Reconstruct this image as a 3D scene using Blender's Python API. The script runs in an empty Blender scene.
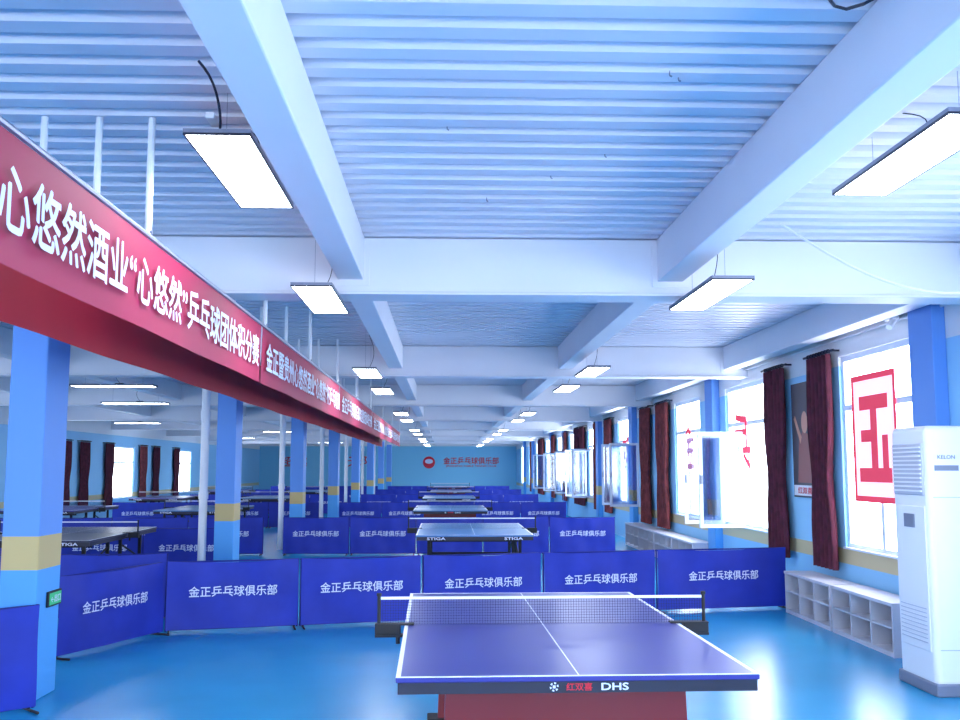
import bpy, bmesh, math, random
from mathutils import Vector, Matrix
random.seed(4)
scene = bpy.context.scene
scene.view_settings.view_transform = 'Standard'

# ------------------------------------------------------------------ materials
def lin(c):
    return tuple(((v/255)/12.92 if v/255 <= 0.04045 else ((v/255+0.055)/1.055)**2.4) for v in c)

def mat(name, rgb, rough=0.5, metal=0.0, emit=None, estr=0.0, noise=0.0, nscale=6.0, bump=0.0, alpha=1.0, spec=0.5):
    m = bpy.data.materials.new(name); m.use_nodes = True
    nt = m.node_tree; b = nt.nodes['Principled BSDF']
    c = lin(rgb)
    b.inputs['Base Color'].default_value = (*c, 1)
    b.inputs['Roughness'].default_value = rough
    b.inputs['Metallic'].default_value = metal
    b.inputs['Alpha'].default_value = alpha
    b.inputs['Specular IOR Level'].default_value = spec
    if emit:
        b.inputs['Emission Color'].default_value = (*emit, 1)
        b.inputs['Emission Strength'].default_value = estr
    if noise > 0 or bump > 0:
        tc = nt.nodes.new('ShaderNodeTexCoord')
        n = nt.nodes.new('ShaderNodeTexNoise'); n.inputs['Scale'].default_value = nscale
        n.inputs['Detail'].default_value = 4
        nt.links.new(tc.outputs['Object'], n.inputs['Vector'])
        if noise > 0:
            r = nt.nodes.new('ShaderNodeValToRGB')
            r.color_ramp.elements[0].position = 0.3; r.color_ramp.elements[1].position = 0.7
            r.color_ramp.elements[0].color = (*[v*(1-noise) for v in c], 1)
            r.color_ramp.elements[1].color = (*[min(1, v*(1+noise)) for v in c], 1)
            nt.links.new(n.outputs['Fac'], r.inputs['Fac'])
            nt.links.new(r.outputs['Color'], b.inputs['Base Color'])
        if bump > 0:
            bp = nt.nodes.new('ShaderNodeBump'); bp.inputs['Strength'].default_value = bump
            bp.inputs['Distance'].default_value = 0.02
            nt.links.new(n.outputs['Fac'], bp.inputs['Height'])
            nt.links.new(bp.outputs['Normal'], b.inputs['Normal'])
    return m

def band_mat(name, bands, rough=0.5):
    """bands: list of (start_height, rgb) in metres"""
    m = bpy.data.materials.new(name); m.use_nodes = True
    nt = m.node_tree; b = nt.nodes['Principled BSDF']
    b.inputs['Roughness'].default_value = rough
    g = nt.nodes.new('ShaderNodeNewGeometry'); s = nt.nodes.new('ShaderNodeSeparateXYZ')
    d = nt.nodes.new('ShaderNodeMath'); d.operation = 'DIVIDE'; d.inputs[1].default_value = 4.0
    r = nt.nodes.new('ShaderNodeValToRGB'); r.color_ramp.interpolation = 'CONSTANT'
    nt.links.new(g.outputs['Position'], s.inputs[0]); nt.links.new(s.outputs['Z'], d.inputs[0])
    nt.links.new(d.outputs[0], r.inputs['Fac']); nt.links.new(r.outputs['Color'], b.inputs['Base Color'])
    els = r.color_ramp.elements
    els[0].position = 0; els[0].color = (*lin(bands[0][1]), 1)
    els[1].position = bands[1][0]/4; els[1].color = (*lin(bands[1][1]), 1)
    for h, c in bands[2:]:
        e = els.new(h/4); e.color = (*lin(c), 1)
    return m

M = {}
M['floor'] = mat('floor_blue_pvc', (38, 152, 204), 0.26, noise=0.06, nscale=1.5)
M['wall'] = band_mat('wall_paint', [(0, (140, 200, 240)), (0.62, (205, 190, 150)), (0.78, (150, 208, 245)), (2.7, (236, 236, 240))])
M['wallfar'] = band_mat('far_wall_paint', [(0, (130, 208, 244)), (2.9, (235, 235, 240))])
M['col'] = band_mat('column_paint', [(0, (80, 165, 235)), (0.9, (206, 180, 120)), (1.13, (96, 152, 228))])
M['ceil'] = mat('deck_metal_paint', (210, 212, 226), 0.38, noise=0.08, nscale=0.6)
M['beam'] = mat('beam_paint', (230, 230, 238), 0.5, noise=0.03, nscale=1.0)
M['white'] = mat('white_plastic', (236, 236, 242), 0.35)
M['wframe'] = mat('window_pvc', (225, 232, 248), 0.35)
M['pane'] = mat('daylit_glass', (220, 232, 255), 0.1, emit=(0.83, 0.92, 1.0), estr=11.0)
M['led'] = mat('led_diffuser', (240, 245, 255), 0.4, emit=(0.83, 0.92, 1.0), estr=26.0)
M['dark'] = mat('dark_metal', (40, 42, 60), 0.4, metal=0.4)
M['black'] = mat('black_rubber', (18, 18, 26), 0.6)
M['steel'] = mat('steel', (150, 155, 175), 0.35, metal=0.7)
M['barrier'] = mat('barrier_cloth', (26, 48, 168), 0.6, noise=0.14, nscale=3.0)
M['hem'] = mat('barrier_hem', (22, 34, 130), 0.7)
M['text'] = mat('white_print', (225, 232, 255), 0.6)
M['banner'] = mat('banner_cloth', (160, 14, 68), 0.65, noise=0.06, nscale=2.0)
M['banner2'] = mat('banner_cloth_back', (160, 8, 40), 0.7, noise=0.1, nscale=2.0)
M['ttop'] = mat('table_top_blue', (50, 48, 140), 0.3)
M['ttop2'] = mat('table_top_teal', (60, 120, 180), 0.3)
M['tblack'] = mat('table_top_dark', (26, 34, 70), 0.3)
M['apron'] = mat('table_apron', (20, 20, 46), 0.4)
M['red'] = mat('red_lacquer', (122, 8, 24), 0.35)
M['line'] = mat('white_line', (236, 238, 250), 0.5)
M['net'] = mat('net_cord', (40, 44, 90), 0.8)
M['curt'] = mat('curtain_maroon', (88, 30, 50), 0.85, noise=0.35, nscale=9.0)
M['curt2'] = mat('curtain_brown', (124, 54, 58), 0.85, noise=0.4, nscale=8.0)
M['redprint'] = mat('red_print', (220, 36, 60), 0.6)
M['redglass'] = mat('red_window_vinyl', (225, 50, 80), 0.6, emit=(0.9, 0.06, 0.12), estr=0.4)
M['pinkglass'] = mat('pink_window_vinyl', (246, 205, 220), 0.6, emit=(1.0, 0.76, 0.86), estr=0.75)
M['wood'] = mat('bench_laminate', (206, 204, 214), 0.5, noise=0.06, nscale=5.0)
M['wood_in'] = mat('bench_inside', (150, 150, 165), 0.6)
M['green'] = mat('exit_green', (20, 150, 90), 0.4, emit=(0.05, 0.6, 0.3), estr=0.4)
M['poster'] = mat('poster_dark', (30, 30, 56), 0.4, noise=0.4, nscale=3.0)
M['posterskin'] = mat('poster_skin', (200, 140, 120), 0.5)
M['grey'] = mat('grey_plastic', (120, 125, 145), 0.5)
M['lgrey'] = mat('light_grey_plastic', (185, 188, 205), 0.5)
mg = bpy.data.materials.new('clear_glass'); mg.use_nodes = True
nt = mg.node_tree; nt.nodes.clear()
o = nt.nodes.new('ShaderNodeOutputMaterial'); mx = nt.nodes.new('ShaderNodeMixShader')
t = nt.nodes.new('ShaderNodeBsdfTransparent'); gl = nt.nodes.new('ShaderNodeBsdfGlossy')
t.inputs[0].default_value = (0.82, 0.88, 0.97, 1); gl.inputs['Roughness'].default_value = 0.05
mx.inputs[0].default_value = 0.25
nt.links.new(t.outputs[0], mx.inputs[1]); nt.links.new(gl.outputs[0], mx.inputs[2]); nt.links.new(mx.outputs[0], o.inputs[0])
M['glass'] = mg

# ------------------------------------------------------------------ builder
class B:
    def __init__(s): s.v=[]; s.f=[]; s.m=[]; s.mats=[]
    def mi(s, k):
        if k not in s.mats: s.mats.append(k)
        return s.mats.index(k)
    def add(s, vs, fs, k):
        n=len(s.v); s.v += [tuple(p) for p in vs]; i=s.mi(k)
        for f in fs: s.f.append(tuple(n+a for a in f)); s.m.append(i)
    def box(s, x0,x1,y0,y1,z0,z1,k):
        vs=[(x0,y0,z0),(x1,y0,z0),(x1,y1,z0),(x0,y1,z0),(x0,y0,z1),(x1,y0,z1),(x1,y1,z1),(x0,y1,z1)]
        s.add(vs,[(0,3,2,1),(4,5,6,7),(0,1,5,4),(1,2,6,5),(2,3,7,6),(3,0,4,7)],k)
    def rbox(s, x0,x1,y0,y1,z0,z1,k,r=0.01,seg=2):
        bm=bmesh.new(); bmesh.ops.create_cube(bm,size=1)
        for v in bm.verts:
            v.co=Vector(((x0+x1)/2+v.co.x*(x1-x0),(y0+y1)/2+v.co.y*(y1-y0),(z0+z1)/2+v.co.z*(z1-z0)))
        bmesh.ops.bevel(bm,geom=bm.edges[:],offset=r,segments=seg,affect='EDGES',profile=0.5)
        bm.verts.ensure_lookup_table()
        for i,v in enumerate(bm.verts): v.index=i
        s.add([v.co[:] for v in bm.verts],[tuple(v.index for v in f.verts) for f in bm.faces],k); bm.free()
    def cyl(s,p0,p1,r,k,n=10,r2=None):
        p0=Vector(p0);p1=Vector(p1); r2=r if r2 is None else r2
        d=(p1-p0).normalized(); a=d.orthogonal().normalized(); b=d.cross(a)
        vs=[];
        for i in range(n):
            t=2*math.pi*i/n; o=a*math.cos(t)+b*math.sin(t)
            vs.append(p0+o*r); vs.append(p1+o*r2)
        fs=[(2*i,2*((i+1)%n),2*((i+1)%n)+1,2*i+1) for i in range(n)]
        fs.append(tuple(2*i for i in range(n))[::-1]); fs.append(tuple(2*i+1 for i in range(n)))
        s.add(vs,fs,k)
    def path(s,pts,r,k,n=6):
        for a,b in zip(pts[:-1],pts[1:]): s.cyl(a,b,r,k,n)
    def mesh(s,name):
        me=bpy.data.meshes.new(name); me.from_pydata(s.v,[],s.f)
        for k in s.mats: me.materials.append(M[k])
        me.polygons.foreach_set('material_index',s.m)
        bm=bmesh.new(); bm.from_mesh(me); bmesh.ops.recalc_face_normals(bm,faces=bm.faces[:]); bm.to_mesh(me); bm.free()
        me.update(); return me
    def obj(s,name,loc=(0,0,0),rot=(0,0,0),parent=None,smooth=False):
        me=s.mesh(name)
        if smooth:
            for p in me.polygons: p.use_smooth=True
        return put(me,name,loc,rot,parent)
def put(me,name,loc=(0,0,0),rot=(0,0,0),parent=None):
    o=bpy.data.objects.new(name,me); scene.collection.objects.link(o)
    o.location=loc; o.rotation_euler=rot
    if parent: o.parent=parent
    return o
def empty(name,loc=(0,0,0),rot=(0,0,0)):
    return put(None,name,loc,rot)

_tc={}
def text_mesh(s, w, h, k, bold=0.0, mirror=False):
    """flat text mesh centred on origin scaled to width w, height h (XY plane); bold = stroke thickening in em"""
    key=(s,w,h,k,bold,mirror)
    if key in _tc: return _tc[key]
    cu=bpy.data.curves.new('lettering','FONT'); cu.body=s; cu.size=1; cu.resolution_u=3
    ob=bpy.data.objects.new('tmp',cu); scene.collection.objects.link(ob)
    bpy.context.view_layer.update()
    dg=bpy.context.evaluated_depsgraph_get()
    me=bpy.data.meshes.new_from_object(ob.evaluated_get(dg))
    bpy.data.objects.remove(ob)
    if bold>0:
        V=[v.co.copy() for v in me.vertices]; Fs=[tuple(p.vertices) for p in me.polygons]
        vs=[];fs=[]
        offs=[(0,0),(bold,0),(-bold,0),(0,bold),(0,-bold)]
        for q,(dx,dy) in enumerate(offs):
            n0=len(vs); vs+=[(v.x+dx,v.y+dy,q*0.0006) for v in V]; fs+=[tuple(n0+a for a in f) for f in Fs]
        me=bpy.data.meshes.new('lettering'); me.from_pydata(vs,[],fs)
    xs=[v.co.x for v in me.vertices]; ys=[v.co.y for v in me.vertices]
    if not xs: print('EMPTY TEXT',s); return me
    cx,cy=(min(xs)+max(xs))/2,(min(ys)+max(ys))/2; sx=w/(max(xs)-min(xs)); sy=h/(max(ys)-min(ys)) if h else sx
    for v in me.vertices:
        v.co.x=(v.co.x-cx)*sx*(-1 if mirror else 1); v.co.y=(v.co.y-cy)*sy
    me.materials.clear(); me.materials.append(M[k]); me.name='lettering'; me.update()
    _tc[key]=me; return me
H90=math.pi/2

# ------------------------------------------------------------------ room shell
XR=4.2; XL=-11.0; Y0=-3.0; Y1=58.6; ZC=3.30
b=B(); b.box(XL-0.2,XR+0.2,Y0-0.2,Y1+0.2,-0.1,0,'floor'); b.obj('floor')
b=B(); y=Y0-0.2; prof=[]
while y<Y1+0.2:
    prof += [(y,0),(y+0.10,0),(y+0.118,0.065),(y+0.182,0.065)]; y+=0.2
vs=[];fs=[]
for i,(yy,zz) in enumerate(prof):
    vs += [(XL-0.2,yy,ZC+zz),(XR+0.2,yy,ZC+zz)]
    if i: fs.append((2*i-2,2*i-1,2*i+1,2*i))
b.add(vs,fs,'ceil')
b.box(XL-0.2,XR+0.2,Y0-0.2,Y1+0.2,ZC+0.08,ZC+0.12,'ceil')
b.obj('ceiling')

def wall_y(name,x0,x1,openings,k):
    b=B(); y=Y0
    for (a,c,z0,z1) in sorted(openings):
        b.box(x0,x1,y,a,0,ZC+0.07,k); b.box(x0,x1,a,c,0,z0,k); b.box(x0,x1,a,c,z1,ZC+0.07,k); y=c
    b.box(x0,x1,y,Y1,0,ZC+0.07,k); return b.obj(name)
WR=[(-1.0,1.0),(3.6,5.6),(8.6,10.3),(12.65,14.6),(16.1,17.9),(22.0,23.9),(27.2,28.9),(31.5,33.2),(35.2,36.9),(39.5,41.2),(44,45.7),(48,49.7),(53,54.7)]
WZ0,WZ1=0.78,2.80
wall_y('wall_right',XR,XR+0.2,[(a,c,WZ0,WZ1) for a,c in WR],'wall')
WL=[(1,3),(8,10),(14.5,16.5),(20.3,22.3),(26.2,28.0),(33.0,35.2),(41,43),(49,51)]
wall_y('wall_left',XL-0.2,XL,[(a,c,0.6,2.35) for a,c in WL],'wall')
b=B(); b.box(XL-0.2,XR+0.2,Y1,Y1+0.2,0,ZC+0.07,'wallfar'); b.obj('wall_far')
W_FILL=[(-9.6,-7.0),(-6.0,-3.4),(-2.4,0.0),(0.8,3.4)]  # unseen openings behind the camera, added to hold glowing front-fill panes
b=B(); x=XL-0.2
for a,c in W_FILL:
    b.box(x,a,Y0-0.2,Y0,0,ZC+0.07,'wall'); b.box(a,c,Y0-0.2,Y0,0,0.8,'wall'); b.box(a,c,Y0-0.2,Y0,2.8,ZC+0.07,'wall'); x=c
b.box(x,XR+0.2,Y0-0.2,Y0,0,ZC+0.07,'wall'); b.obj('wall_back')

def window(n,a,c,z0,z1,x,side,along='y'):
    b=B(); xi=x+0.03*side; xo=x+0.10*side; X0,X1=min(xi,xo),max(xi,xo); t=0.06
    def bx(x0,x1,y0,y1,za,zb,k):
        if along=='y': b.box(x0,x1,y0,y1,za,zb,k)
        else: b.box(y0,y1,x0,x1,za,zb,k)
    bx(X0,X1,a,a+t,z0,z1,'wframe'); bx(X0,X1,c-t,c,z0,z1,'wframe')
    bx(X0,X1,a+t,c-t,z0,z0+t,'wframe'); bx(X0,X1,a+t,c-t,z1-t,z1,'wframe')
    ztr=z1-0.55
    bx(X0,X1,a+t,c-t,ztr-0.03,ztr+0.03,'wframe')
    m=(a+c)/2; bx(X0,X1,m-0.035,m+0.035,z0+t,ztr-0.03,'wframe')
    xp=x+0.07*side
    bx(xp-0.005,xp+0.005,a+t,c-t,z0+t,z1-t,'pane')
    s0,s1=sorted((x-0.03*side,xi)); bx(s0,s1,a,c,z0,z0+0.02,'wframe')
    return b.obj('window_%d'%n)
n=1
for a,c in WR: window(n,a,c,WZ0,WZ1,XR,1); n+=1
for a,c in WL: window(n,a,c,0.6,2.35,XL,-1); n+=1
for a,c in W_FILL: window(n,a,c,0.8,2.8,Y0,-1,'x'); n+=1  # added fill: emissive panes out of view, lighting ceiling and banner from the front

# red vinyl characters stuck on the room side of the windows
e=empty('window_lettering',(XR+0.022,9.55,1.92))
b=B(); b.box(0.0,0.003,-0.46,0.46,-0.62,0.62,'pinkglass')
for (a,c,z0,z1) in [(-0.5,0.5,0.58,0.64),(-0.5,0.5,-0.64,-0.58),(-0.5,-0.45,-0.58,0.58),(0.45,0.5,-0.58,0.58)]: b.box(-0.004,0.0,a,c,z0,z1,'redglass')
for (a,c,z0,z1) in [(-0.32,0.32,0.28,0.42),(-0.36,0.36,-0.44,-0.30),(-0.07,0.07,-0.30,0.28),(-0.30,-0.18,-0.30,0.02),(0.07,0.30,-0.04,0.08)]: b.box(-0.004,0.0,a,c,z0,z1,'redglass')
b.obj('vinyl',parent=e)
for yy,ch in ((17.0,'金'),(13.9,'乒'),(23.0,'球')):
    e=empty('window_lettering',(XR+0.024,yy,2.0))
    put(text_mesh(ch,0.8,0.8,'redglass',0.02,True),'vinyl',(0,0,0),(H90,0,-H90),e)

def sash(y,x0,x1,z0,z1,ang=0):
    b=B(); t=0.05; w=x1-x0
    b.box(-w,0,-0.025,0.025,z0,z0+t,'wframe'); b.box(-w,0,-0.025,0.025,z1-t,z1,'wframe')
    b.box(-w,-w+t,-0.025,0.025,z0+t,z1-t,'wframe'); b.box(-t,0,-0.025,0.025,z0+t,z1-t,'wframe')
    b.box(-w+t,-t,-0.004,0.004,z0+t,z1-t,'glass')
    b.box(-w+0.01,-w+0.035,-0.06,-0.025,(z0+z1)/2-0.06,(z0+z1)/2+0.06,'steel')
    b.obj('open_window_sash',(x1,y,0),(0,0,math.radians(ang)))
sash(13.6,3.5,4.13,0.8,2.12,4); sash(14.55,3.55,4.13,0.8,2.12,-6)
for y in (20.95,22.0,27.3,28.8,31.6,35.3,39.6): sash(y,3.5,4.13,0.8,2.15,random.uniform(-8,8))

for y in (1.6,8.03,14.9,21.45,26.3,34.0,38.2,46.5,51.5):
    b=B(); b.rbox(XR-0.12,XR,y,y+0.42,0,ZC,'col',0.008); b.obj('wall_pilaster')
# ceiling beams
BX=(-8.0,-5.5,-3.14,-0.79,1.55,3.86)
for x in BX:
    b=B(); b.rbox(x,x+0.19,Y0,Y1,2.98,ZC,'beam',0.008)
    b.obj('ceiling_beam')
yc=0.65
while yc<Y1-0.5:
    b=B(); b.rbox(XL,XR,yc,yc+0.25,2.89,ZC-0.005,'beam',0.008)
    b.box(XL,XR,yc-0.025,yc+0.275,2.872,2.888,'beam')
    for x in BX:
        b.box(x-0.04,x+0.23,yc-0.012,yc,2.94,3.24,'beam')
    b.obj('ceiling_crossbeam'); yc+=6.4
for i in range(9):
    y=7.1+6.4*i
    if y>57: break
    b=B(); b.rbox(-3.12,-2.86,y,y+0.42,0,2.87,'col',0.01)
    b.box(-3.17,-2.82,y-0.04,y+0.46,2.84,2.87,'beam')
    b.obj('column')
    if i>0:
        b=B(); b.cyl((-3.3,y+0.1,0),(-3.3,y+0.1,2.86),0.055,'white',12)
        b.cyl((-3.3,y+0.1,1.2),(-3.3,y+0.1,1.3),0.065,'white',12); b.cyl((-3.3,y+0.1,2.3),(-3.3,y+0.1,2.4),0.065,'white',12)
        b.obj('drain_pipe')

# ------------------------------------------------------------------ LED panel lights
def led(x,y,z=3.05,w=0.29,L=1.2,rot=0):
    e=empty('led_panel_light',(x,y,z),(0,0,rot))
    b=B(); t=0.008
    b.box(-w/2,w/2,-L/2,L/2,0.004,0.022,'grey')
    for a in ((-w/2,-w/2+t,-L/2,L/2),(w/2-t,w/2,-L/2,L/2),(-w/2+t,w/2-t,-L/2,-L/2+t),(-w/2+t,w/2-t,L/2-t,L/2)):
        b.box(a[0],a[1],a[2],a[3],-0.006,0.004,'dark')
    b.obj('frame',parent=e)
    b=B(); b.box(-w/2+t,w/2-t,-L/2+t,L/2-t,-0.003,0.003,'led'); b.obj('diffuser',parent=e)
    b=B()
    for yy in (-0.35*L,0.35*L):
        b.cyl((0,yy,0.022),(0,yy,ZC-z),0.0015,'steel',6)
    pts=[Vector((0.0,-0.1+0.18*t,0.03+(ZC-z-0.03)*t)) + Vector((0.07*math.sin(math.pi*t),0.05*math.sin(2*math.pi*t),0)) for t in [i/10 for i in range(11)]]
    b.path(pts,0.003,'dark')
    b.rbox(-0.03,0.03,-0.14,-0.02,0.022,0.045,'dark',0.005)
    b.obj('suspension',parent=e)
led(-1.0,-1.5); led(-1.0,1.2); led(-0.99,4.72)
led(2.15,-1.5); led(2.15,1.0); led(2.17,4.36)
led(-0.88,6.88,2.80,0.27,1.12)
for y in (12.3,15.2,21.5,24.6,31,34.5,40.5,44,50,53.5): led(-0.98,y,2.80)
for y in (6.6,12.0,14.6,21.5,24.6,31,34.5,40.5,44,50,53.5): led(1.80,y,2.80,0.27)
for x,y in ((-4.9,3),(-8.5,3),(-4.9,8.5),(-4.9,14.6),(-5.8,18.5),(-8.3,26.7),(-5.5,33),(-8.3,40),(-5.5,47)): led(x,y,2.82,rot=H90)

b=B(); pts=[]
for i in range(17):
    t=i/16; pts.append((2.25+1.5*t,6.4-0.9*t,3.26-0.42*math.sin(math.pi*t*0.9)-0.25*t))
b.path(pts,0.008,'white',6); b.obj('hanging_cable')
b=B(); pts=[]
for i in range(25):
    t=i/24; pts.append((-1.02+0.05*math.sin(t*7),3.9+0.75*t,3.28-0.16*math.sin(math.pi*t)-0.12*t+0.02*math.sin(t*15)))
b.path(pts,0.006,'dark',6); b.rbox(-1.05,-1.01,4.15,4.27,3.13,3.16,'white',0.006); b.obj('hanging_cable')
b=B(); pts=[(0.75+0.9*i/16,3.05+0.12*math.sin(i*0.7),3.27-0.10*math.sin(math.pi*i/16)) for i in range(17)]
b.path(pts,0.006,'dark',6); b.obj('hanging_cable')
b=B()
for (x,y) in [(0.95,4.0),(1.0,4.05),(0.0,4.7),(0.85,5.1),(0.6,5.5),(0.25,6.0)]:
    b.cyl((x,y,ZC+0.01),(x,y,ZC-0.012),0.003,'grey',5); b.cyl((x,y,ZC-0.012),(x+0.01,y,ZC-0.018),0.004,'grey',5)
b.obj('ceiling_hooks')

# ------------------------------------------------------------------ banners
def banner_strip(x,y0,y1,z0,z1,k,name,amp=0.006):
    b=B(); n=max(8,int((y1-y0)/0.12)); m=4; vs=[];fs=[]
    for i in range(n+1):
        for j in range(m+1):
            yy=y0+(y1-y0)*i/n; zz=z0+(z1-z0)*j/m
            vs.append((x+amp*math.sin(yy*3.1+j*0.5)*(1-j/m*0.7), yy, zz))
    for i in range(n):
        for j in range(m):
            a=i*(m+1)+j; fs.append((a,a+m+1,a+m+2,a+1))
    b.add(vs,fs,k); o=b.obj(name,smooth=True)
    return o
segs=[(2.0,7.4,'心悠然酒业“心悠然”乒乓球团体积分赛',3.0,7.25),(7.45,12.9,'金正暨贵州心悠然酒业“心悠然”杯乒乓球赛',7.55,12.8),
      (12.95,18.6,'金正乒乓球俱乐部欢迎您团体积分赛',13.1,18.4),(18.65,30,'金正暨贵州心悠然酒业乒乓球团体积分赛',18.9,29.5)]
for y0,y1,s,t0,t1 in segs:
    o=banner_strip(-1.4,y0,y1,2.26,2.69,'banner','banner')
    put(text_mesh(s,t1-t0,0.23,'text',0.018),'lettering',(-1.385,(t0+t1)/2,2.475),(H90,0,H90),o)
o=banner_strip(-1.93,1.6,30,2.25,2.68,'banner2','banner_rear',0.012)
b=B()
for x in (-1.4,-1.93): b.cyl((x,1.5,2.705),(x,30.2,2.705),0.012,'steel',8)
b.obj('banner_rail')
for y in (2.2,4.62,7.66,10.2,12.8,15.5,18.5,22,26,30):
    b=B()
    for x in (-1.42,-1.67,-1.93):
        b.cyl((x,y,2.72 if x!=-1.67 else 2.6),(x,y,ZC-0.005),0.017,'white',10)
    b.cyl((-1.95,y,2.735),(-1.4,y,2.735),0.012,'steel',8)
    b.obj('banner_hanger')

# ------------------------------------------------------------------ table tennis tables
def net_mesh():
    b=B(); zt=0.1525
    W=1.83; n=122
    for i in range(n+1):
        x=-W/2+0.03+(W-0.06)*i/n; b.box(x-0.0008,x+0.0008,-0.0008,0.0008,0.004,zt-0.012,'net')
    for j in range(10):
        z=0.005+j*0.0145; b.box(-W/2+0.03,W/2-0.03,-0.0008,0.0008,z-0.0008,z+0.0008,'net')
    b.box(-W/2+0.02,W/2-0.02,-0.004,0.004,zt-0.014,zt,'line')
    for s in (-1,1):
        b.cyl((s*(W/2-0.01),0,-0.02),(s*(W/2-0.01),0,zt+0.005),0.010,'black',10)
        b.cyl((s*(W/2-0.01),0,zt+0.005),(s*(W/2-0.01),0,zt+0.02),0.014,'black',10)
        xa,xb=sorted((s*(W/2+0.01),s*(0.7625-0.05)))
        b.box(xa,xb,-0.03,0.03,0.002,0.010,'black')
        b.box(xa,xb,-0.03,0.03,-0.062,-0.048,'black')
        xa,xb=sorted((s*0.785,s*(W/2+0.01))); b.rbox(xa,xb,-0.03,0.03,-0.05,0.008,'black',0.006)
        b.cyl((s*0.80,0,-0.10),(s*0.80,0,-0.062),0.012,'black',8)
    return b.mesh('net')
NET=None
def table(x,y,top='ttop',style=0,rot=0):
    """x centre, y near edge"""
    global NET
    e=empty('table_tennis_table',(x,y+1.37,0),(0,0,rot))
    b=B(); W=0.7625; L=1.37; zt=0.76
    b.rbox(-W,W,-L,-0.002,zt-0.022,zt,top,0.003,1); b.rbox(-W,W,0.002,L,zt-0.022,zt,top,0.003,1)
    b.obj('top',parent=e)
    b=B(); z=zt+0.0006
    for s in (-1,1):
        xa,xb=sorted((s*W,s*(W-0.02))); b.box(xa,xb,-L,L,zt-0.001,z,'line')
        ya,yb=sorted((s*L,s*(L-0.02))); b.box(-W+0.02,W-0.02,ya,yb,zt-0.001,z,'line')
    b.box(-0.003,0.003,-L,L,zt-0.001,z,'line'); b.obj('lines',parent=e)
    b=B()
    for s in (-1,1):
        ya,yb=sorted((s*(L-0.01),s*(L-0.035))); b.box(-W+0.008,W-0.008,ya,yb,zt-0.07,zt-0.022,'apron')
        xa,xb=sorted((s*(W-0.01),s*(W-0.035))); b.box(xa,xb,-L+0.035,L-0.035,zt-0.07,zt-0.022,'apron')
    b.obj('apron',parent=e)
    zc=zt-0.045; yf=-L+0.0085
    if style==0:
        put(text_mesh('DHS',0.115,0.03,'text',0.02),'brand_lettering',(0.15,yf,zc),(H90,0,0),e)
        put(text_mesh('红双喜',0.11,0.032,'redprint',0.015),'brand_lettering',(0.0,yf,zc),(H90,0,0),e)
        b=B()
        for i in range(12):
            a0=2*math.pi*i/12; a1=2*math.pi*(i+1)/12
            if i%2==0: b.add([(0.012*math.cos(a0),0,0.012*math.sin(a0)),(0.019*math.cos(a0),0,0.019*math.sin(a0)),(0.019*math.cos(a1),0,0.019*math.sin(a1)),(0.012*math.cos(a1),0,0.012*math.sin(a1))],[(0,1,2,3)],'text')
        b.box(-0.006,0.006,-0.0005,0,-0.006,0.006,'text')
        b.obj('emblem',(-0.105,yf,zc),parent=e)
        b=B()
        for s in (-1,1):
            yc=s*0.98; th=0.05
            n=16; vs=[];fs=[]
            for i in range(n+1):
                t=i/n; xx=-0.55+1.08*t
                zlow=0.05+0.30*math.sin(math.pi*t)**0.7 if 0.08<t<0.92 else 0.03
                zup=zt-0.07
                vs += [(xx*1.04,yc-th,zlow),(xx,yc-th,zup),(xx*1.04,yc+th,zlow),(xx,yc+th,zup)]
            for i in range(n):
                a=4*i; c=a+4
                fs += [(a,c,c+1,a+1),(a+2,a+3,c+3,c+2),(a+1,c+1,c+3,a+3),(a,a+2,c+2,c)]
            fs += [(0,1,3,2),(4*n,4*n+2,4*n+3,4*n+1)]
            b.add(vs,fs,'red')
            b.rbox(-0.64,-0.46,yc-0.09,yc+0.09,0.0,0.035,'black',0.008); b.rbox(0.46,0.64,yc-0.09,yc+0.09,0.0,0.035,'black',0.008)
        b.rbox(-0.09,0.09,-0.93,0.93,0.42,0.60,'red',0.02)
        b.obj('stand',parent=e)
    else:
        put(text_mesh('STIGA',0.24,0.035,'text',0.02),'brand_lettering',(0.5,yf,zc),(H90,0,0),e)
        put(text_mesh('STIGA',0.24,0.035,'text',0.02),'brand_lettering',(-0.5,yf,zc),(H90,0,0),e)
        b=B()
        for sy in (-1,1):
            for sx in (-1,1):
                b.box(sx*0.6-0.02,sx*0.6+0.02,sy*1.1-0.02,sy*1.1+0.02,0.06,zt-0.022,'black')
                b.box(sx*0.6-0.02,sx*0.6+0.02,sy*0.25-0.02,sy*0.25+0.02,0.12,zt-0.022,'black')
                b.cyl((sx*0.6-0.025,sy*0.25,0.055),(sx*0.6+0.025,sy*0.25,0.055),0.055,'black',14)
                b.cyl((sx*0.6,sy*1.1,0),(sx*0.6,sy*1.1,0.06),0.025,'black',10)
                b.cyl((sx*0.6,sy*1.1,0.35),(sx*0.6,sy*0.25,0.6),0.012,'black',8)
            b.box(-0.6,0.6,sy*1.1-0.015,sy*1.1+0.015,0.3,0.34,'black')
            b.box(-0.6,0.6,sy*0.25-0.015,sy*0.25+0.015,0.14,0.18,'black')
        b.box(-0.62,0.62,-0.9,-0.86,zt-0.12,zt-0.07,'black'); b.box(-0.62,0.62,0.86,0.9,zt-0.12,zt-0.07,'black')
        b.obj('folding_legs',parent=e)
    if NET is None: NET=net_mesh()
    put(NET,'net',(0,0,zt),(0,0,0),e)
table(0.54,4.18,'ttop',0,0.014)
table(0.38,12.8,'ttop2',1)
table(0.10,20.2,'ttop2',0)
table(0.1,28.4,'ttop2',1)
table(0.2,36.6,'ttop',0); table(0.2,44.8,'ttop',0)
table(-5.0,12.0,'tblack',1); table(-7.9,12.4,'tblack',1)
for y in (20.4,28.6,36.8): table(-5.2,y,'ttop2',1); table(-8.3,y,'ttop',1)

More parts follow.
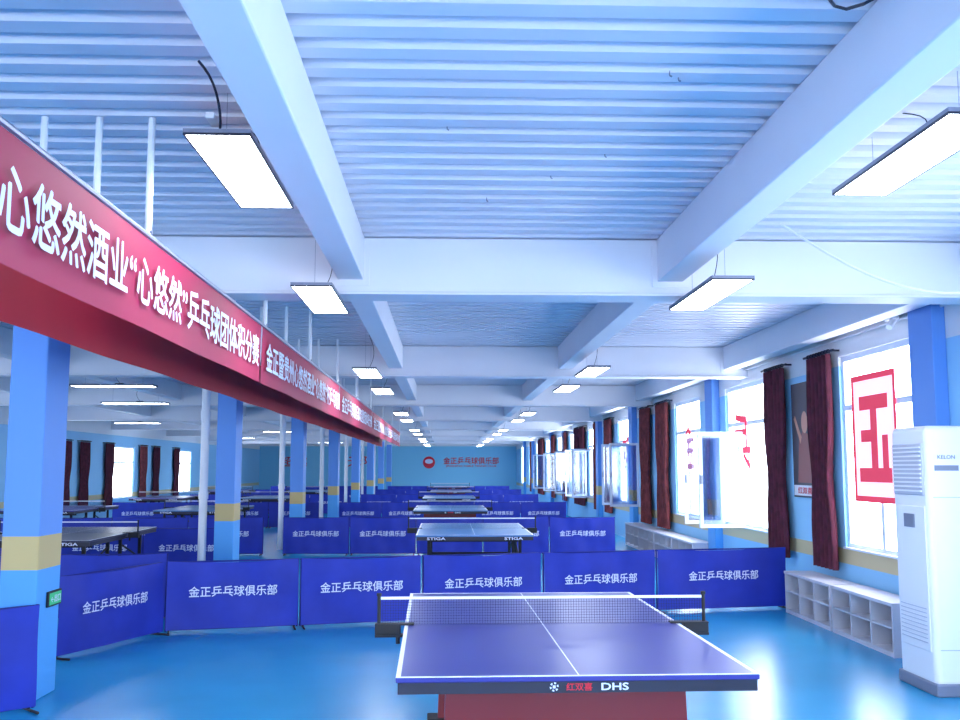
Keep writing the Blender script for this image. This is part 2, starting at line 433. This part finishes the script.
# ------------------------------------------------------------------ barriers
def barrier_mesh(L):
    b=B(); h=0.70; n=28; m=6; vs=[];fs=[]
    ph=random.uniform(0,6)
    for i in range(n+1):
        u=i/n
        for j in range(m+1):
            v=j/m
            top=h-0.02*math.sin(math.pi*u)
            zz=0.035+(top-0.035)*v
            yy=-0.014+0.006*math.sin(u*23+v*2.0+ph)+0.012*math.sin(math.pi*u)*math.sin(math.pi*v)+0.008*math.sin(u*9+v*6+ph)
            vs.append((-L/2+0.012+(L-0.024)*u,yy,zz))
    for i in range(n):
        for j in range(m):
            a=i*(m+1)+j; fs.append((a,a+m+1,a+m+2,a+1))
    b.add(vs,fs,'barrier')
    b.cyl((-L/2+0.012,0.022,0.02),(-L/2+0.012,0.022,h),0.010,'hem',8)
    b.cyl((L/2-0.012,0.022,0.02),(L/2-0.012,0.022,h),0.010,'hem',8)
    b.cyl((-L/2,0.022,h-0.01),(L/2,0.022,h-0.01),0.009,'hem',8)
    b.cyl((-L/2,0.022,0.035),(L/2,0.022,0.035),0.009,'hem',8)
    for s in (-1,1):
        b.cyl((s*(L/2-0.04),-0.12,0.012),(s*(L/2-0.04),0.14,0.012),0.010,'black',8)
        b.cyl((s*(L/2-0.04),0.018,0.012),(s*(L/2-0.04),0.018,0.04),0.010,'black',8)
    me=b.mesh('table_tennis_barrier')
    for p in me.polygons: p.use_smooth=True
    return me
BM={}
def barrier(p0,p1,txt=True):
    p0=Vector(p0);p1=Vector(p1); d=p1-p0; L=round(d.length-0.012,2)
    if L not in BM: BM[L]=barrier_mesh(L)
    c=(p0+p1)/2
    o=put(BM[L],'table_tennis_barrier',(c.x,c.y,0),(0,0,math.atan2(d.y,d.x)))
    if txt:
        put(text_mesh('金正乒乓球俱乐部',0.86,0.105,'text',0.012),'lettering',(0,-0.032,0.40),(H90,0,0),o)
def row(x0,y0,x1,y1,n,txt=True):
    for i in range(n):
        a=i/n;c=(i+1)/n
        barrier((x0+(x1-x0)*a,y0+(y1-y0)*a),(x0+(x1-x0)*c,y0+(y1-y0)*c),txt)
P=[(-2.76,9.95),(-1.49,10.26),(-0.25,10.58),(1.06,10.89),(2.38,11.2),(3.98,11.5)]
for a,c in zip(P[:-1],P[1:]): barrier(a,c)
barrier((-3.30,8.62),(-2.77,9.93))
barrier((-3.72,5.88),(-2.74,6.90))
row(-8.0,10.6,-3.0,10.9,4)
row(-3.05,18.7,3.2,18.6,5); row(-9.0,18.7,-3.4,18.7,4)
for y in (26.95,35,43,51):
    row(-3.0,y,3.3,y,5); row(-9.0,y+0.1,-3.4,y+0.1,4)
row(-6.0,15.6,-3.3,15.4,2)

# ------------------------------------------------------------------ curtains
def curtain(x,y0,y1,z0,z1,k,side=1):
    b=B(); n=64; m=14; vs=[];fs=[]
    yc=(y0+y1)/2; hw=(y1-y0)/2
    for j in range(m+1):
        v=j/m; z=z0+(z1-z0)*v
        g=1.0-0.28*math.exp(-((v-0.42)/0.16)**2)
        for i in range(n+1):
            u=i/n*2-1
            vs.append((x-side*(0.085+0.045*math.sin(u*19+0.6*math.sin(v*3)) ), yc+u*hw*g, z))
    for j in range(m):
        for i in range(n):
            a=j*(n+1)+i; fs.append((a,a+1,a+n+2,a+n+1))
    b.add(vs,fs,k)
    xr=x-side*0.085
    b.cyl((xr,y0-0.1,z1+0.03),(xr,y1+0.1,z1+0.03),0.014,'dark',8)
    for i in range(8):
        yy=y0+(y1-y0)*(i+0.5)/8; b.cyl((xr,yy-0.006,z1+0.03),(xr,yy+0.006,z1+0.03),0.024,'dark',10)
    for yy in (y0-0.05,y1+0.05):
        xa,xb=sorted((xr,x)); b.box(xa,xb,yy-0.01,yy+0.01,z1+0.02,z1+0.04,'dark')
    b.obj('curtain',smooth=False)
curtain(XR,10.32,10.98,0.55,2.84,'curt')
curtain(XR,11.78,12.5,0.55,2.84,'curt')
curtain(XR,18.1,19.1,0.50,2.84,'curt2')
curtain(XR,19.75,20.7,0.50,2.84,'curt2')
for y in (24.4,26.75,29.2,30.4,33.6,37.2,41.5,42.8,46.9): curtain(XR,y,y+1.0 if y!=26.75 else y+0.4,0.5,2.84,random.choice(['curt','curt2']))
for y in (25.2,28.3,29.8,32.0,35.6,37.2,40): curtain(XL,y,y+0.8,0.35,2.4,'curt' if y!=35.6 else 'curt2',-1)

# ------------------------------------------------------------------ right-wall things
e=empty('wall_poster',(XR,11.32,0))
b=B(); b.rbox(-0.03,0,-0.38,0.38,1.28,2.62,'poster',0.006); b.obj('board',parent=e)
b=B()
b.add([(-0.032,-0.30,1.45),(-0.032,0.22,1.45),(-0.032,0.15,1.95),(-0.032,0.02,2.05),(-0.032,-0.18,2.0)],[(0,1,2,3,4)],'red')
n=14; b.add([(-0.033,-0.04+0.10*math.cos(2*math.pi*i/n),2.15+0.13*math.sin(2*math.pi*i/n)) for i in range(n)],[tuple(range(n))],'posterskin')
b.add([(-0.033,0.1,1.9),(-0.033,0.30,2.2),(-0.033,0.26,2.24),(-0.033,0.06,1.98)],[(0,1,2,3)],'posterskin')
b.box(-0.032,-0.031,-0.36,0.36,1.30,1.42,'white'); b.obj('print',parent=e)
put(text_mesh('红双喜',0.45,0.08,'redprint',0.01),'lettering',(-0.036,0,1.36),(H90,0,-H90),e)

e=empty('air_conditioner',(3.76,7.35,0))
b=B()
b.rbox(-0.26,0.2,-0.28,0.28,0.06,1.93,'white',0.045,4); b.rbox(-0.27,0.2,-0.30,0.30,0.0,0.09,'grey',0.012)
b.obj('body',parent=e)
b=B()
b.rbox(-0.272,-0.25,-0.235,0.235,1.42,1.80,'lgrey',0.008)
for i in range(11): b.box(-0.283,-0.27,-0.225,0.225,1.445+0.032*i,1.457+0.032*i,'white')
b.rbox(-0.268,-0.255,-0.235,0.235,0.30,1.34,'white',0.006)
b.rbox(-0.276,-0.266,-0.08,0.08,1.18,1.28,'grey',0.003)
for i in range(9): b.box(-0.272,-0.266,-0.2,0.2,0.36+0.03*i,0.366+0.03*i,'lgrey')
b.box(-0.2,-0.02,-0.2825,-0.279,1.60,1.64,'grey')
b.box(-0.22,0.14,-0.2815,-0.279,1.405,1.411,'lgrey'); b.box(-0.22,0.14,-0.2815,-0.279,0.32,0.326,'lgrey')
b.obj('front_panel',parent=e)
put(text_mesh('KELON',0.13,0.03,'grey',0.01),'lettering',(-0.11,-0.283,1.70),(H90,0,0),e)
b=B(); b.path([(0.18,-0.2,0.3),(0.30,-0.32,0.3),(0.33,-0.38,0.6)],0.02,'white',8); b.obj('hose',parent=e)

def bench(y0,y1,nc=3):
    b=B(); x0,x1=3.85,4.17; h=0.46
    b.rbox(x0-0.01,x1,y0,y1,h-0.03,h,'wood',0.004); b.box(x0,x1,y0,y1,0.0,0.04,'wood')
    for i in range(nc+1):
        yy=y0+0.012+(y1-y0-0.024)*i/nc; b.box(x0,x1,yy-0.01,yy+0.01,0.04,h-0.03,'wood')
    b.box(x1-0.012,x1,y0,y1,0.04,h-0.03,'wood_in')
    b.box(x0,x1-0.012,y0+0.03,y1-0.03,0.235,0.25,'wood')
    b.obj('shoe_bench')
bench(8.5,9.85); bench(9.9,11.2)
for y in (15.4,16.85,18.3,19.75): bench(y,y+1.4)
b=B(); b.cyl((XR-0.03,Y0,3.05),(XR-0.03,Y1,3.05),0.015,'white',8); b.cyl((XR-0.03,Y0,2.98),(XR-0.03,Y1,2.98),0.012,'white',8); b.obj('wall_conduit')
b=B(); b.rbox(XR-0.12,XR-0.045,8.75,8.92,2.98,3.2,'white',0.01); b.cyl((XR-0.08,8.8,2.98),(XR-0.15,8.75,2.9),0.03,'white',12); b.obj('wall_camera')  # small camera box on the wall with its angled barrel
e=empty('exit_sign',(-2.86,7.39,0.68))
b=B(); b.rbox(0,0.02,-0.12,0.12,-0.055,0.055,'black',0.005); b.obj('housing',parent=e)
b=B(); b.box(0.02,0.022,-0.105,0.105,-0.042,0.042,'green'); b.obj('face',parent=e)
put(text_mesh('←出口',0.17,0.055,'text',0.01),'pictogram',(0.024,0,0),(H90,0,H90),e)
e=empty('club_sign',(0,Y1-0.03,0))
put(text_mesh('金正乒乓球俱乐部',3.3,0.42,'redprint',0.015),'lettering',(1.5,0,2.05),(H90,0,0),e)
put(text_mesh('JINZHENG TABLE TENNIS CLUB',3.0,0.13,'redprint',0.015),'sub_lettering',(1.5,0,1.72),(H90,0,0),e)
b=B(); n=20; b.add([(0.36*math.cos(2*math.pi*i/n),0,0.36*math.sin(2*math.pi*i/n)) for i in range(n)],[tuple(range(n))],'redprint')
b.add([(0.24*math.cos(2*math.pi*i/n),-0.01,0.06+0.14*math.sin(2*math.pi*i/n)) for i in range(n)],[tuple(range(n))],'text')
b.obj('emblem',(-1.0,0,1.95),parent=e)
e=empty('wall_slogan',(0,Y1-0.03,0))
put(text_mesh('无限',1.6,0.6,'redprint',0.01),'lettering',(-5.0,0,2.0),(H90,0,0),e)
put(text_mesh('超越',1.6,0.6,'redprint',0.01),'lettering',(-9.0,0,2.0),(H90,0,0),e)

# ------------------------------------------------------------------ world + camera
w=bpy.data.worlds.new('World'); scene.world=w; w.use_nodes=True
bg=w.node_tree.nodes['Background']; bg.inputs[0].default_value=(0.75,0.88,1.0,1); bg.inputs[1].default_value=2.0
cam=bpy.data.cameras.new('camera'); co=bpy.data.objects.new('camera',cam); scene.collection.objects.link(co)
F=980.0
cam.sensor_width=36; cam.lens=F/960*36; cam.clip_end=200; cam.clip_start=0.05
co.location=(0,0,1.62)
co.rotation_euler=(H90+math.atan(108/F),0,-math.atan(34/F))
scene.camera=co
